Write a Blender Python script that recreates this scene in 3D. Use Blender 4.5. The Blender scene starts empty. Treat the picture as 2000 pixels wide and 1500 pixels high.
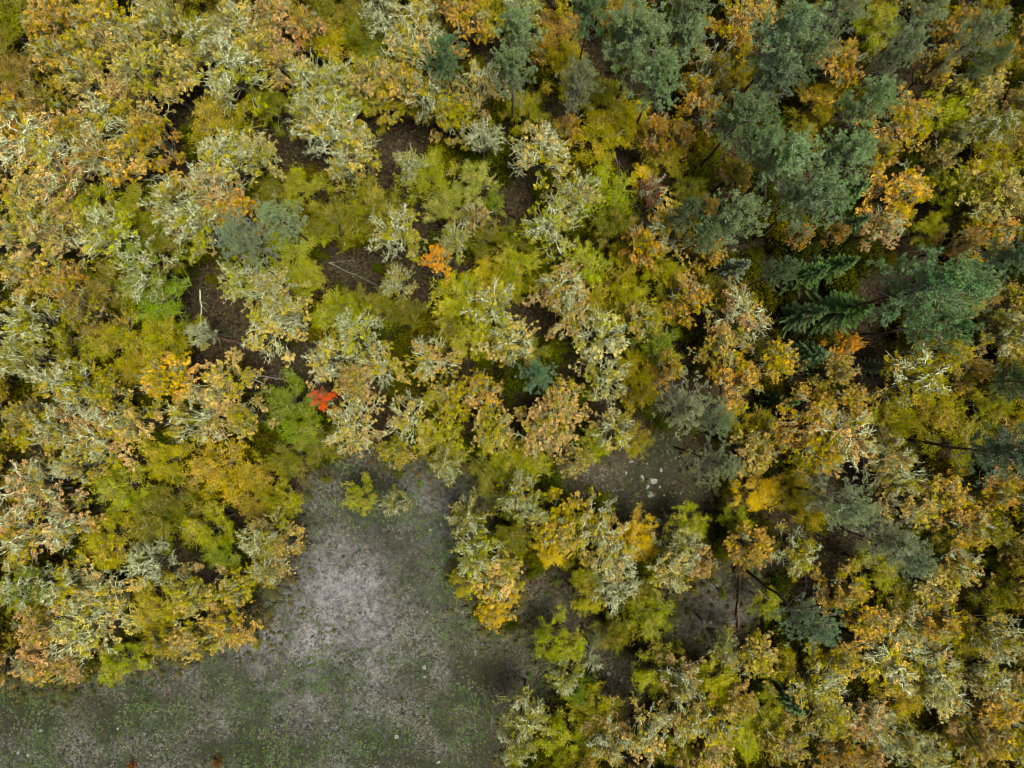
import bpy, math, random
import numpy as np

# ------------------------------------------------------------------ camera, sky, sun, exposure
S = bpy.context.scene
COL = S.collection
CAM_H = 60.0
FPX = 1000 / 0.75                      # focal length in pixels of the 2000 px wide photograph
cd = bpy.data.cameras.new('camera')
cam = bpy.data.objects.new('camera', cd)
COL.objects.link(cam)
cam.location = (0, 0, CAM_H)
cam.rotation_euler = (0, 0, 0)
cd.sensor_width = 36
cd.lens = 24
cd.clip_end = 1000
S.camera = cam

SUN_ELEV, SUN_AZ = math.radians(74), math.radians(-25)     # light arrives from the right of the picture
world = bpy.data.worlds.new('World')
S.world = world
world.use_nodes = True
wt = world.node_tree
bg = wt.nodes['Background']
sky = wt.nodes.new('ShaderNodeTexSky')
sky.sky_type = 'NISHITA'
sky.sun_disc = False
sky.sun_elevation = SUN_ELEV
sky.sun_rotation = math.pi / 2 - SUN_AZ
sky.air_density = 1.0
sky.dust_density = 5.0
wt.links.new(sky.outputs[0], bg.inputs[0])
bg.inputs[1].default_value = 0.05
sl = bpy.data.lights.new('sun', 'SUN')
sl.energy = 3.8
sl.angle = math.radians(24)
sl.color = (1.0, 0.95, 0.87)
sun = bpy.data.objects.new('sun', sl)
COL.objects.link(sun)
sun.rotation_euler = (0, math.pi / 2 - SUN_ELEV, SUN_AZ)
S.view_settings.view_transform = 'Standard'
S.view_settings.look = 'None'
S.view_settings.gamma = 1
S.view_settings.use_curve_mapping = False
S.view_settings.exposure = 0.15
S.cycles.filter_width = 0.9
S.cycles.max_bounces = 5
S.cycles.diffuse_bounces = 3
S.cycles.transmission_bounces = 3

rng = np.random.default_rng(11)
random.seed(5)


def at(px, py, z=0.0):
    """pixel of the 2000 x 1500 photograph -> place on the level z"""
    k = (CAM_H - z) / FPX
    return ((px - 1000) * k, (750 - py) * k)


# ------------------------------------------------------------------ materials
def srgb(r, g, b):
    f = lambda c: (c / 255 / 12.92) if c / 255 <= 0.04045 else ((c / 255 + 0.055) / 1.055) ** 2.4
    return (f(r), f(g), f(b), 1)


class NT:
    def __init__(s, name):
        s.m = bpy.data.materials.new(name)
        s.m.use_nodes = True
        s.t = s.m.node_tree
        s.t.nodes.clear()
        s.out = s.n('ShaderNodeOutputMaterial')

    def n(s, kind, **kw):
        o = s.t.nodes.new(kind)
        for k, v in kw.items():
            setattr(o, k, v)
        return o

    def l(s, a, b):
        s.t.links.new(a, b)

    def noise(s, scale, detail=3, vec=None, rough=0.6):
        o = s.n('ShaderNodeTexNoise')
        o.inputs['Scale'].default_value = scale
        o.inputs['Detail'].default_value = detail
        o.inputs['Roughness'].default_value = rough
        if vec is not None:
            s.l(vec, o.inputs['Vector'])
        return o.outputs[0]

    def ramp(s, fac, stops):
        o = s.n('ShaderNodeValToRGB')
        e = o.color_ramp.elements
        while len(e) < len(stops):
            e.new(0.5)
        for i, (p, c) in enumerate(stops):
            e[i].position = p
            e[i].color = c
        s.l(fac, o.inputs[0])
        return o.outputs[0]

    def maprange(s, v, a, b, c, d):
        o = s.n('ShaderNodeMapRange')
        for i, x in enumerate((a, b, c, d)):
            o.inputs[i + 1].default_value = x
        s.l(v, o.inputs[0])
        return o.outputs[0]

    def mix(s, f, a, b, mode='MIX'):
        o = s.n('ShaderNodeMix', data_type='RGBA', blend_type=mode)
        for sock, v in ((o.inputs[0], f), (o.inputs[6], a), (o.inputs[7], b)):
            if hasattr(v, 'links') or isinstance(v, bpy.types.NodeSocket):
                s.l(v, sock)
            else:
                sock.default_value = v
        return o.outputs[2]

    def hsv(s, col, h=None, sat=None, val=None):
        o = s.n('ShaderNodeHueSaturation')
        for i, v in enumerate((h, sat, val)):
            if v is None:
                continue
            if isinstance(v, bpy.types.NodeSocket):
                s.l(v, o.inputs[i])
            else:
                o.inputs[i].default_value = v
        s.l(col, o.inputs['Color'])
        return o.outputs[0]

    def math(s, op, a, b=0.0, c=0.0):
        o = s.n('ShaderNodeMath', operation=op)
        for i, v in enumerate((a, b, c)):
            if isinstance(v, bpy.types.NodeSocket):
                s.l(v, o.inputs[i])
            else:
                o.inputs[i].default_value = v
        return o.outputs[0]

    def attr(s, name):
        return s.n('ShaderNodeAttribute', attribute_name=name).outputs['Fac']


def leaf_material(name, translucent=0.28, hue=0.045, val=(0.55, 1.35), sat=(0.9, 1.1), rand_hue=0.005, solid=None, second=None, flush=None):
    N = NT(name)
    info = N.n('ShaderNodeObjectInfo')
    base = info.outputs['Color']
    if solid:
        base = N.ramp(info.outputs['Random'], [(i / max(1, len(solid) - 1), c) for i, c in enumerate(solid)])
    tint, lobe = N.attr('tint'), N.attr('lobe')
    if second:                                   # parts of the crown still olive, others already turned
        w = N.math('ADD', lobe, N.maprange(N.noise(.9, 2, N.n('ShaderNodeNewGeometry').outputs['Position']), .3, .7, -.45, .45))
        base = N.mix(N.math('MULTIPLY', N.maprange(w, .48, .72, 0, 1), second[1]), base, second[0])
        if flush:
            base = N.mix(N.math('MULTIPLY', N.maprange(w, .25, .0, 0, 1), flush[1]), base, flush[0])
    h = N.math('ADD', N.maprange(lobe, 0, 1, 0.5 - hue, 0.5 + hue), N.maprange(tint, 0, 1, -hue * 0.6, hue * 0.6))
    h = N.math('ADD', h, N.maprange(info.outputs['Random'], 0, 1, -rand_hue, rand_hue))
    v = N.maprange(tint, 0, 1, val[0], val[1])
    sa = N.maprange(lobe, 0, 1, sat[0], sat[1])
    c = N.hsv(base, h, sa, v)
    d = N.n('ShaderNodeBsdfDiffuse')
    t = N.n('ShaderNodeBsdfTranslucent')
    m = N.n('ShaderNodeMixShader')
    m.inputs[0].default_value = translucent
    N.l(c, d.inputs[0]); N.l(c, t.inputs[0])
    N.l(d.outputs[0], m.inputs[1]); N.l(t.outputs[0], m.inputs[2])
    N.l(m.outputs[0], N.out.inputs[0])
    return N.m


def bark_material(name, stops, scale=6.0, bump=0.5, rough=0.9):
    N = NT(name)
    tc = N.n('ShaderNodeTexCoord')
    f = N.noise(scale, 5, tc.outputs['Object'])
    c = N.ramp(f, stops)
    p = N.n('ShaderNodeBsdfPrincipled')
    p.inputs['Roughness'].default_value = rough
    p.inputs['Specular IOR Level'].default_value = 0.15
    N.l(c, p.inputs['Base Color'])
    b = N.n('ShaderNodeBump')
    b.inputs['Strength'].default_value = bump
    b.inputs['Distance'].default_value = 0.03
    N.l(N.noise(scale * 5, 3, tc.outputs['Object']), b.inputs['Height'])
    N.l(b.outputs[0], p.inputs['Normal'])
    N.l(p.outputs[0], N.out.inputs[0])
    return N.m


M = {}
M['leaf'] = leaf_material('oak_leaves', hue=0.010, val=(0.26, 2.0), translucent=0.08, second=(srgb(148, 144, 4), .78), flush=(srgb(208, 172, 98), .5))
M['maple'] = leaf_material('maple_leaves', hue=0.004, val=(0.85, 1.5), translucent=0.2)
M['soft'] = leaf_material('soft_leaves', hue=0.012, val=(0.28, 1.9), translucent=0.16, second=(srgb(112, 118, 20), .5), flush=(srgb(190, 160, 24), .4))
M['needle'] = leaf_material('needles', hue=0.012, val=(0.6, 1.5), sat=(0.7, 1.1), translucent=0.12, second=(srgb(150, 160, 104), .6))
M['under'] = leaf_material('undergrowth_leaves', hue=0.03, val=(0.4, 1.3), translucent=0.2, rand_hue=0.01,
                           solid=[srgb(118, 112, 8), srgb(94, 104, 12), srgb(68, 74, 18), srgb(134, 120, 8)])
M['plants'] = leaf_material('low_plant_leaves', hue=0.02, val=(0.5, 1.4), translucent=0.15, rand_hue=0.01,
                           solid=[srgb(116, 126, 64), srgb(118, 108, 72), srgb(128, 140, 92), srgb(138, 120, 70), srgb(102, 116, 72)])
M['bark'] = bark_material('oak_bark', [(0.3, srgb(70, 62, 52)), (0.52, srgb(112, 106, 92)), (0.68, srgb(165, 168, 145))])
M['lichen'] = bark_material('lichen', [(0.34, srgb(104, 106, 70)), (0.49, srgb(190, 198, 142)), (0.62, srgb(244, 248, 206))], 5.0)
M['twig'] = bark_material('grey_twigs', [(0.3, srgb(112, 106, 88)), (0.5, srgb(168, 168, 138)), (0.7, srgb(210, 214, 182))], 4.0)
M['oak_twig'] = bark_material('lichened_twigs', [(0.3, srgb(100, 100, 66)), (0.5, srgb(164, 168, 116)), (0.7, srgb(214, 220, 172))], 4.0)
M['pine_bark'] = bark_material('pine_bark', [(0.35, srgb(60, 48, 42)), (0.55, srgb(108, 84, 70)), (0.7, srgb(140, 112, 92))], 5.0)
M['dead'] = bark_material('dead_wood', [(0.3, srgb(86, 76, 70)), (0.5, srgb(140, 132, 124)), (0.7, srgb(178, 172, 165))], 5.0)
M['rock'] = bark_material('pale_rock', [(0.36, srgb(72, 76, 62)), (0.5, srgb(146, 146, 136)), (0.62, srgb(196, 196, 186))], 3.0, 1.0)


# ------------------------------------------------------------------ mesh helpers
def mesh_from(name, V, F, mats, attrs=None, smooth=False):
    """V (n,3); F (m,3) or (m,4)"""
    me = bpy.data.meshes.new(name)
    V = np.ascontiguousarray(V, dtype=np.float32)
    F = np.ascontiguousarray(F, dtype=np.int32)
    k = F.shape[1]
    me.vertices.add(len(V)); me.vertices.foreach_set('co', V.ravel())
    me.loops.add(F.size); me.loops.foreach_set('vertex_index', F.ravel())
    me.polygons.add(len(F))
    me.polygons.foreach_set('loop_start', np.arange(0, F.size, k, dtype=np.int32))
    if smooth:
        me.polygons.foreach_set('use_smooth', np.ones(len(F), dtype=bool))
    me.update(calc_edges=True)
    me.materials.append(mats)
    for n, a in (attrs or {}).items():
        at_ = me.attributes.new(n, 'FLOAT', 'POINT')
        at_.data.foreach_set('value', np.ascontiguousarray(a, dtype=np.float32))
    return me


class Tubes:
    def __init__(s):
        s.V, s.F, s.n = [], [], 0

    def add(s, P, R, k=4):
        P = np.asarray(P, float); R = np.asarray(R, float)
        m = len(P)
        T = np.gradient(P, axis=0)
        T /= np.linalg.norm(T, axis=1)[:, None] + 1e-9
        a = np.array([0, 0, 1.0]) if abs(T[0, 2]) < 0.8 else np.array([1.0, 0, 0])
        U = np.cross(T, a); U /= np.linalg.norm(U, axis=1)[:, None] + 1e-9
        W = np.cross(T, U)
        th = np.arange(k) * 2 * math.pi / k
        ring = U[:, None] * np.cos(th)[None, :, None] + W[:, None] * np.sin(th)[None, :, None]
        V = P[:, None] + ring * R[:, None, None]
        s.V.append(V.reshape(-1, 3))
        i = (np.arange(m - 1)[:, None] * k + np.arange(k)[None]).ravel()
        j = (np.arange(m - 1)[:, None] * k + (np.arange(k)[None] + 1) % k).ravel()
        s.F.append(np.stack([i, j, j + k, i + k], 1) + s.n)
        s.n += m * k

    def mesh(s, name, mat, smooth=True):
        return mesh_from(name, np.concatenate(s.V), np.concatenate(s.F), mat, smooth=smooth)


def unit(v):
    return v / (np.linalg.norm(v, axis=-1, keepdims=True) + 1e-9)


def leaves_mesh(name, mat, C, D, Nn, L, W, tint, lobe):
    """one folded four-sided leaf per row: root C, direction D, face normal Nn"""
    D = unit(D)
    Sd = unit(np.cross(D, Nn))
    Nn = np.cross(Sd, D)
    L = L[:, None]; W = W[:, None]
    a = C
    b = C + D * L * 0.55 + Sd * W * 0.5 + Nn * W * 0.12
    c = C + D * L
    d = C + D * L * 0.55 - Sd * W * 0.5 + Nn * W * 0.12
    V = np.stack([a, b, c, d], 1).reshape(-1, 3)
    n = len(C)
    i = np.arange(n) * 4
    F = np.concatenate([np.stack([i, i + 1, i + 2], 1), np.stack([i, i + 2, i + 3], 1)])
    return mesh_from(name, V, F, mat, {'tint': np.repeat(tint, 4), 'lobe': np.repeat(lobe, 4)})


def bent(a, b, n, j, r):
    """crooked polyline from a to b"""
    t = np.linspace(0, 1, n)[:, None]
    P = a[None] * (1 - t) + b[None] * t
    w = np.sin(t * math.pi)
    return P + r.normal(0, j, (n, 3)) * w


# ------------------------------------------------------------------ tree builders (crown radius 2.4 m, top 9 m)
R0, H0 = 2.4, 9.0


def deciduous(seed, kind):
    r = np.random.default_rng(seed)
    trunk, limbs = Tubes(), Tubes()
    fork = np.array([r.normal(0, .15), r.normal(0, .15), 3.6])
    P = bent(np.array([0, 0, -0.4]), fork, 6, 0.08, r)
    trunk.add(P, np.linspace(0.17, 0.12, 6), 7)
    nl = {'oak': 20, 'lichen': 19, 'soft': 20, 'bare': 9}[kind]
    C, D, Nn, tint, lobe = [], [], [], [], []
    for q in range(nl):
        # lobe centres over a flattened dome, golden-angle spiral with jitter
        f = (q + 0.4) / nl
        rad = R0 * 0.86 * math.sqrt(f) * r.uniform(0.72, 1.2)
        ang = q * 2.399 + r.uniform(-.5, .5)
        top = H0 - 0.5 - 3.4 * (rad / R0) ** 2 + r.uniform(-1.1, .4)
        lc = np.array([rad * math.cos(ang), rad * math.sin(ang), top - 0.7])
        lr = R0 * r.uniform(0.14, 0.32) * (1 if kind != 'bare' else 1.3)
        P = bent(fork + np.array([0, 0, r.uniform(-.8, .4)]), lc, 6, 0.16, r)
        trunk.add(P, np.linspace(0.085, 0.035, 6), 5)
        lt = r.uniform()
        leafy = {'oak': r.uniform() < .93, 'lichen': r.uniform() < .88, 'soft': True, 'bare': r.uniform() < .12}[kind]
        ns = int(r.uniform(5, 9)) + (2 if kind == 'bare' else 0)
        for s_ in range(ns):
            v = r.normal(0, 1, 3); v[2] = abs(v[2]) * 0.8 - 0.15
            v = unit(v)
            out = unit(lc - np.array([0, 0, H0 - 4]))
            e = lc + (v + out * 0.35) * lr * r.uniform(0.65, 1.1) * np.array([1, 1, .8])
            st = P[r.integers(3, 6)]
            thick = {'oak': .026, 'lichen': .022, 'soft': .018, 'bare': .028}[kind] * r.uniform(.7, 1.3)
            Q = bent(st, e, 4, 0.09, r)
            limbs.add(Q, np.linspace(thick * 1.3, thick * .7, 4), 4)
            nt = 4 if kind != 'soft' else 5
            if kind == 'lichen' and not leafy:
                nt = 5
            if kind == 'bare':
                nt = 7
            for t_ in range(nt):
                st2 = Q[r.integers(1, 4)]
                w = unit(unit(e - st) * 0.8 + r.normal(0, .75, 3) + np.array([0, 0, .25]))
                ln = r.uniform(.22, .5) * (1.15 if kind in ('soft', 'bare') else 1)
                tip = st2 + w * ln
                if kind != 'soft' or t_ % 2 == 0:
                    limbs.add(bent(st2, tip, 3, 0.05, r), np.array([thick * .75, thick * .6, thick * .3]), 3)
                    if kind in ('lichen', 'bare') and (not leafy or r.uniform() < .3):
                        for _ in range(2):
                            mid = st2 + w * ln * r.uniform(.4, .9)
                            w2 = unit(w + r.normal(0, .8, 3))
                            limbs.add(np.stack([mid, mid + w2 * r.uniform(.12, .26)]), np.array([thick * .55, thick * .25]), 3)
                if not leafy or (kind == 'lichen' and r.uniform() < .25) or (kind == 'oak' and r.uniform() < .05):
                    continue
                if kind == 'soft':
                    m = 15
                    tt = r.uniform(0, 1.15, m)[:, None]
                    c = st2 + w * ln * tt + r.normal(0, .10, (m, 3))
                    d = unit(w[None] * .9 + r.normal(0, .6, (m, 3)) + np.array([0, 0, -.15]))
                else:
                    m = 21
                    d = unit(r.normal(0, 1, (m, 3)) + w[None] * .5 + np.array([0, 0, .15]))
                    c = tip + d * r.uniform(.0, .10, (m, 1)) + r.normal(0, .03, (m, 3))
                n_ = unit(np.array([0, 0, 1.0])[None] + r.normal(0, .36, (m, 3)) + w[None] * .45)
                C.append(c); D.append(d); Nn.append(n_)
                tr = r.uniform()
                tint.append(np.clip(tr * .6 + r.uniform(0, .4, m), 0, 1))
                lobe.append(np.full(m, np.clip(lt * .75 + r.uniform(0, .25), 0, 1)))
    if kind in ('lichen', 'bare', 'oak'):
        # long pale forked limb ends standing out of the leaves
        for q in range({'lichen': 14, 'bare': 20, 'oak': 5}[kind]):
            ang = q * 2.399 + r.uniform(-.6, .6)
            r0 = R0 * r.uniform(.0, .7)
            ln = r.uniform(.4, 1.0)
            st = np.array([math.cos(ang) * r0, math.sin(ang) * r0, H0 - r.uniform(.6, 1.3) - 3.0 * (r0 / R0) ** 2])
            a2 = ang + r.uniform(-.6, .6)
            e = st + np.array([math.cos(a2) * ln, math.sin(a2) * ln, r.uniform(-.25, .35)])
            Q = bent(st, e, 7, .10, r)
            limbs.add(Q, np.linspace(.042, .018, 7) * r.uniform(.75, 1.25, 7), 5)
            limbs.add(bent(fork, st, 4, .1, r), np.linspace(.07, .055, 4), 4)
            for b_ in range(10):
                s2 = Q[r.integers(1, 6)]
                w = unit(unit(e - st) * .8 + r.normal(0, .6, 3))
                l2 = r.uniform(.18, .5)
                Q2 = bent(s2, s2 + w * l2, 4, .05, r)
                limbs.add(Q2, np.linspace(.026, .012, 4), 4)
                for c_ in range(4):
                    w3 = unit(w + r.normal(0, .7, 3)); m3 = Q2[r.integers(1, 4)]
                    limbs.add(np.stack([m3, m3 + w3 * r.uniform(.06, .22)]), np.array([.018, .009]), 3)
    out = {'trunk': trunk.mesh('trunk', M['bark'])}
    out['branches'] = limbs.mesh('branches', M['lichen'] if kind in ('lichen', 'bare') else M['oak_twig'])
    if C:
        C = np.concatenate(C); n = len(C)
        sz = (0.07, 0.12) if kind == 'soft' else (0.07, 0.12)
        L = r.uniform(*sz, n)
        out['crown'] = leaves_mesh('crown', M['soft'] if kind == 'soft' else M['leaf'], C, np.concatenate(D),
                                   np.concatenate(Nn), L, L * r.uniform(.6, .85, n), np.concatenate(tint), np.concatenate(lobe))
    return out


def needles_mesh(name, C, D, L, W, tint, lobe):
    D = unit(D)
    r = np.random.default_rng(3)
    Sd = unit(np.cross(D, unit(r.normal(0, 1, D.shape))))
    V = np.stack([C - Sd * W[:, None] * .5, C + Sd * W[:, None] * .5, C + D * L[:, None]], 1).reshape(-1, 3)
    F = np.arange(len(V)).reshape(-1, 3)
    return mesh_from(name, V, F, M['needle'], {'tint': np.repeat(tint, 3), 'lobe': np.repeat(lobe, 3)})


RP, HP = 2.7, 17.0


def pine(seed, density=1.0):
    r = np.random.default_rng(seed)
    trunk, limbs = Tubes(), Tubes()
    top = np.array([r.normal(0, .3), r.normal(0, .3), HP - .6])
    P = bent(np.array([0, 0, -.4]), top, 9, 0.10, r)
    trunk.add(P, np.linspace(.21, .05, 9), 7)
    C, D, tint, lobe = [], [], [], []
    nb = 44
    for q in range(nb):
        f = (q + .5) / nb                                     # 0 low, 1 top
        z = HP * (.60 + .38 * f) - .3
        prof = math.sin(math.pi * min(1, (f * .82 + .20))) ** .7 * r.uniform(.65, 1.15)
        ln = RP * prof
        ang = q * 2.399 + r.uniform(-.4, .4)
        k = np.clip((z + .4) / (top[2] + .4), 0, 1)
        st = np.array([np.interp(z, P[:, 2], P[:, 0]), np.interp(z, P[:, 2], P[:, 1]), z])
        rise = r.uniform(.15, .5) * ln + .2 * f
        e = st + np.array([math.cos(ang) * ln, math.sin(ang) * ln, rise])
        Q = bent(st, e, 5, .10, r)
        limbs.add(Q, np.linspace(.05, .02, 5), 4)
        dead = f < .22 and r.uniform() < .6
        lt = r.uniform()
        for s_ in range(7 if dead else 8):
            st2 = Q[r.integers(1, 5)]
            dirn = unit(unit(e - st) * .7 + r.normal(0, .7, 3) * np.array([1, 1, .5]) + np.array([0, 0, .2]))
            tip = st2 + dirn * r.uniform(.3, .85)
            limbs.add(bent(st2, tip, 3, .04, r), np.array([.022, .016, .008]), 3)
            if dead:
                for _ in range(2):
                    limbs.add(np.stack([(st2 + tip) / 2, (st2 + tip) / 2 + unit(dirn + r.normal(0, .7, 3)) * .3]), np.array([.012, .006]), 3)
                continue
            for _ in range(3):
                cc = st2 + (tip - st2) * r.uniform(.45, 1.1) + r.normal(0, .10, 3)
                m = int(34 * density)
                d = unit(r.normal(0, 1, (m, 3)) + dirn * .5 + np.array([0, 0, .45]))
                c = cc + d * r.uniform(0, .13, (m, 1)) * np.array([1, 1, .6])
                C.append(c); D.append(d)
                tint.append(np.clip(r.uniform() * .5 + r.uniform(0, .5, m), 0, 1))
                lobe.append(np.full(m, np.clip(lt * .6 + r.uniform(0, .4), 0, 1)))
    C = np.concatenate(C); n = len(C)
    return {'trunk': trunk.mesh('trunk', M['pine_bark']), 'branches': limbs.mesh('branches', M['dead']),
            'crown': needles_mesh('crown', C, np.concatenate(D), r.uniform(.10, .20, n), r.uniform(.035, .06, n),
                                  np.concatenate(tint), np.concatenate(lobe))}


RS, HS = 2.3, 12.0


def spruce(seed):
    r = np.random.default_rng(seed)
    trunk, limbs = Tubes(), Tubes()
    trunk.add(bent(np.array([0, 0, -.4]), np.array([0, 0, HS]), 8, .03, r), np.linspace(.18, .015, 8), 7)
    C, D, tint, lobe = [], [], [], []
    z = 2.0
    while z < HS - .15:
        f = (z - 2) / (HS - 2)
        ln0 = RS * (1 - f) ** .85 + .12
        nb = 7 if f < .8 else 5
        a0 = r.uniform(0, 6.28)
        for b in range(nb):
            ang = a0 + b * 2 * math.pi / nb + r.uniform(-.2, .2)
            ln = ln0 * r.uniform(.65, 1.25)
            o = np.array([math.cos(ang), math.sin(ang), 0])
            sd = np.array([-math.sin(ang), math.cos(ang), 0])
            t = np.linspace(0, 1, 5)[:, None]
            Q = np.array([0, 0, z]) + o * ln * t + np.array([0, 0, 1]) * (.12 * ln * t - .42 * ln * t ** 2 + .18 * ln * t ** 4)
            limbs.add(Q, np.linspace(.03, .008, 5), 3)
            lt = r.uniform()
            m = int(26 * ln + 8)
            for side in (-1, 1):
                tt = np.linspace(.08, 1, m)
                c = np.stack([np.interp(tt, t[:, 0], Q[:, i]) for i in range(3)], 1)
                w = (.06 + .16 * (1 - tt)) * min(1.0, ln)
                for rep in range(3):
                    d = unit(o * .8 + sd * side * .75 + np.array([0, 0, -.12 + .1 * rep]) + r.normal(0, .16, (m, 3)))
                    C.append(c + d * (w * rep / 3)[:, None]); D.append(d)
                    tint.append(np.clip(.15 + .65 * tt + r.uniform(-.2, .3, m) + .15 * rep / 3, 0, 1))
                    lobe.append(np.full(m, lt))
        z += .34 + .30 * (1 - f)
    C = np.concatenate(C); n = len(C)
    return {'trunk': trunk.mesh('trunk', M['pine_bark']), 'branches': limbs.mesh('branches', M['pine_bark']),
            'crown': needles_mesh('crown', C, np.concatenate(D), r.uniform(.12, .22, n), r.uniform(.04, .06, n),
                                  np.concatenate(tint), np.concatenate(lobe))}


def shrub_mesh(seed):
    r = np.random.default_rng(seed)
    limbs = Tubes()
    C, D, Nn, tint, lobe = [], [], [], [], []
    for q in range(46):
        a = r.uniform(0, 6.28); s = r.uniform(.1, 1)
        e = np.array([math.cos(a) * s * .95, math.sin(a) * s * .95, 1.5 - .8 * s * s + r.uniform(-.3, .2)])
        P = bent(np.array([e[0] * .1, e[1] * .1, -.1]), e, 4, .07, r)
        limbs.add(P, np.linspace(.018, .006, 4), 3)
        m = 34
        tt = r.uniform(.45, 1.05, m)
        c = np.stack([np.interp(np.clip(tt, 0, 1), np.linspace(0, 1, 4), P[:, i]) for i in range(3)], 1) + r.normal(0, .09, (m, 3))
        C.append(c); D.append(unit(r.normal(0, 1, (m, 3)) + unit(e) * .6))
        Nn.append(unit(np.array([0, 0, 1.0]) + r.normal(0, .5, (m, 3))))
        tint.append(np.clip(r.uniform() * .5 + r.uniform(0, .5, m), 0, 1)); lobe.append(np.full(m, r.uniform()))
    C = np.concatenate(C); n = len(C); L = r.uniform(.07, .12, n)
    return (limbs.mesh('stems', M['twig']),
            leaves_mesh('foliage', M['soft'], C, np.concatenate(D), np.concatenate(Nn), L, L * .75, np.concatenate(tint), np.concatenate(lobe)))


VAR = {'o': [deciduous(100 + i, 'oak') for i in range(7)],
       'l': [deciduous(200 + i, 'lichen') for i in range(7)],
       'f': [deciduous(300 + i, 'soft') for i in range(7)],
       'b': [deciduous(400 + i, 'bare') for i in range(3)],
       'p': [pine(500 + i) for i in range(4)] ,
       'q': [pine(600 + i, .55) for i in range(3)],
       's': [spruce(700 + i) for i in range(3)]}

# ------------------------------------------------------------------ ground
CLEAR = [(-200, 1380), (60, 1335), (130, 1345), (250, 1290), (300, 1290), (380, 1280), (500, 1235), (560, 1130), (590, 1050), (575, 970),
         (620, 930), (700, 880), (760, 900), (860, 900), (930, 930), (960, 1000), (900, 1060), (900, 1140), (940, 1230), (1010, 1230),
         (1040, 1130), (1080, 1130), (1140, 1220), (1060, 1270), (1070, 1360), (990, 1390), (990, 1460), (1060, 1700), (1060, 2300), (-700, 2300), (-700, 1420)]
PATCH = [[(1110, 960), (1150, 900), (1250, 850), (1330, 870), (1380, 920), (1380, 1000), (1330, 1040), (1290, 1060), (1240, 1020), (1200, 960)],
         [(1320, 1160), (1400, 1100), (1480, 1110), (1480, 1210), (1440, 1260), (1350, 1290), (1290, 1260)],
         [(1150, 1250), (1230, 1270), (1300, 1270), (1240, 1330), (1230, 1400), (1190, 1390), (1160, 1320)],
         [(690, 200), (850, 200), (860, 270), (800, 330), (740, 340), (700, 290)],
         [(490, 230), (600, 210), (620, 330), (540, 340), (490, 300)],
         [(290, 170), (390, 170), (370, 260), (310, 340), (270, 330), (290, 240)],
         [(350, 560), (420, 570), (540, 690), (520, 740), (420, 660), (345, 620)],
         [(640, 490), (720, 500), (760, 570), (720, 590), (650, 540)],
         [(970, 360), (1040, 370), (1050, 440), (990, 450)],
         [(1220, 280), (1320, 290), (1300, 340), (1200, 350)],
         [(1560, 1050), (1650, 1060), (1640, 1110), (1570, 1150)],
         [(1130, 60), (1180, 60), (1180, 150), (1130, 130)],
         [(1740, 440), (1830, 440), (1820, 520), (1740, 500)],
         [(1750, 120), (1820, 140), (1820, 230), (1760, 200)],
         [(700, 760), (740, 760), (740, 810), (710, 810)],
         [(870, 40), (970, 50), (950, 110), (880, 100)]]


def poly_dist(px, py, poly):
    """signed distance in pixels, positive inside"""
    P = np.array(poly, float)
    Q = np.roll(P, -1, axis=0)
    best = np.full(px.shape, 1e9); inside = np.zeros(px.shape, bool)
    for (x0, y0), (x1, y1) in zip(P, Q):
        dx, dy = x1 - x0, y1 - y0
        t = np.clip(((px - x0) * dx + (py - y0) * dy) / (dx * dx + dy * dy), 0, 1)
        best = np.minimum(best, np.hypot(px - x0 - t * dx, py - y0 - t * dy))
        c = ((y0 > py) != (y1 > py))
        with np.errstate(divide='ignore', invalid='ignore'):
            inside ^= c & (px < (x1 - x0) * (py - y0) / (y1 - y0 + 1e-12) + x0)
    return np.where(inside, best, -best)


def waves(x, y):
    return (np.sin(x * .21 + 1) * np.cos(y * .17) * .14 + np.sin(x * .9 + y * .6) * .035 + np.sin(y * 1.3 - x * .5 + 2) * .03
            + np.sin(x * 2.9 + 1.3 * np.sin(y * 2.1)) * .02 + np.sin(y * 3.7 + 1.7 * np.sin(x * 1.9)) * .02)


gx = np.concatenate([np.linspace(-220, -62, 12), np.linspace(-60, 60, 380), np.linspace(62, 220, 12)])
gy = np.concatenate([np.linspace(-200, -47, 12), np.linspace(-45, 45, 290), np.linspace(47, 200, 12)])


def vnoise(x, y, size, seed=0):
    """smooth value noise 0..1 over world metres"""
    r = np.random.default_rng(seed); T_ = r.uniform(0, 1, (256, 256))
    u, v = np.asarray(x) / size + 500, np.asarray(y) / size + 500
    iu, iv = np.floor(u).astype(int), np.floor(v).astype(int)
    fu, fv = u - iu, v - iv
    fu, fv = fu * fu * (3 - 2 * fu), fv * fv * (3 - 2 * fv)
    g = lambda a, b: T_[a % 256, b % 256]
    return (g(iu, iv) * (1 - fu) + g(iu + 1, iv) * fu) * (1 - fv) + (g(iu, iv + 1) * (1 - fu) + g(iu + 1, iv + 1) * fu) * fv


def fbm(x, y, size, seed=0):
    return (vnoise(x, y, size, seed) + .5 * vnoise(x, y, size / 2.1, seed + 1) + .3 * vnoise(x, y, size / 4.3, seed + 2)) / 1.8


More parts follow.
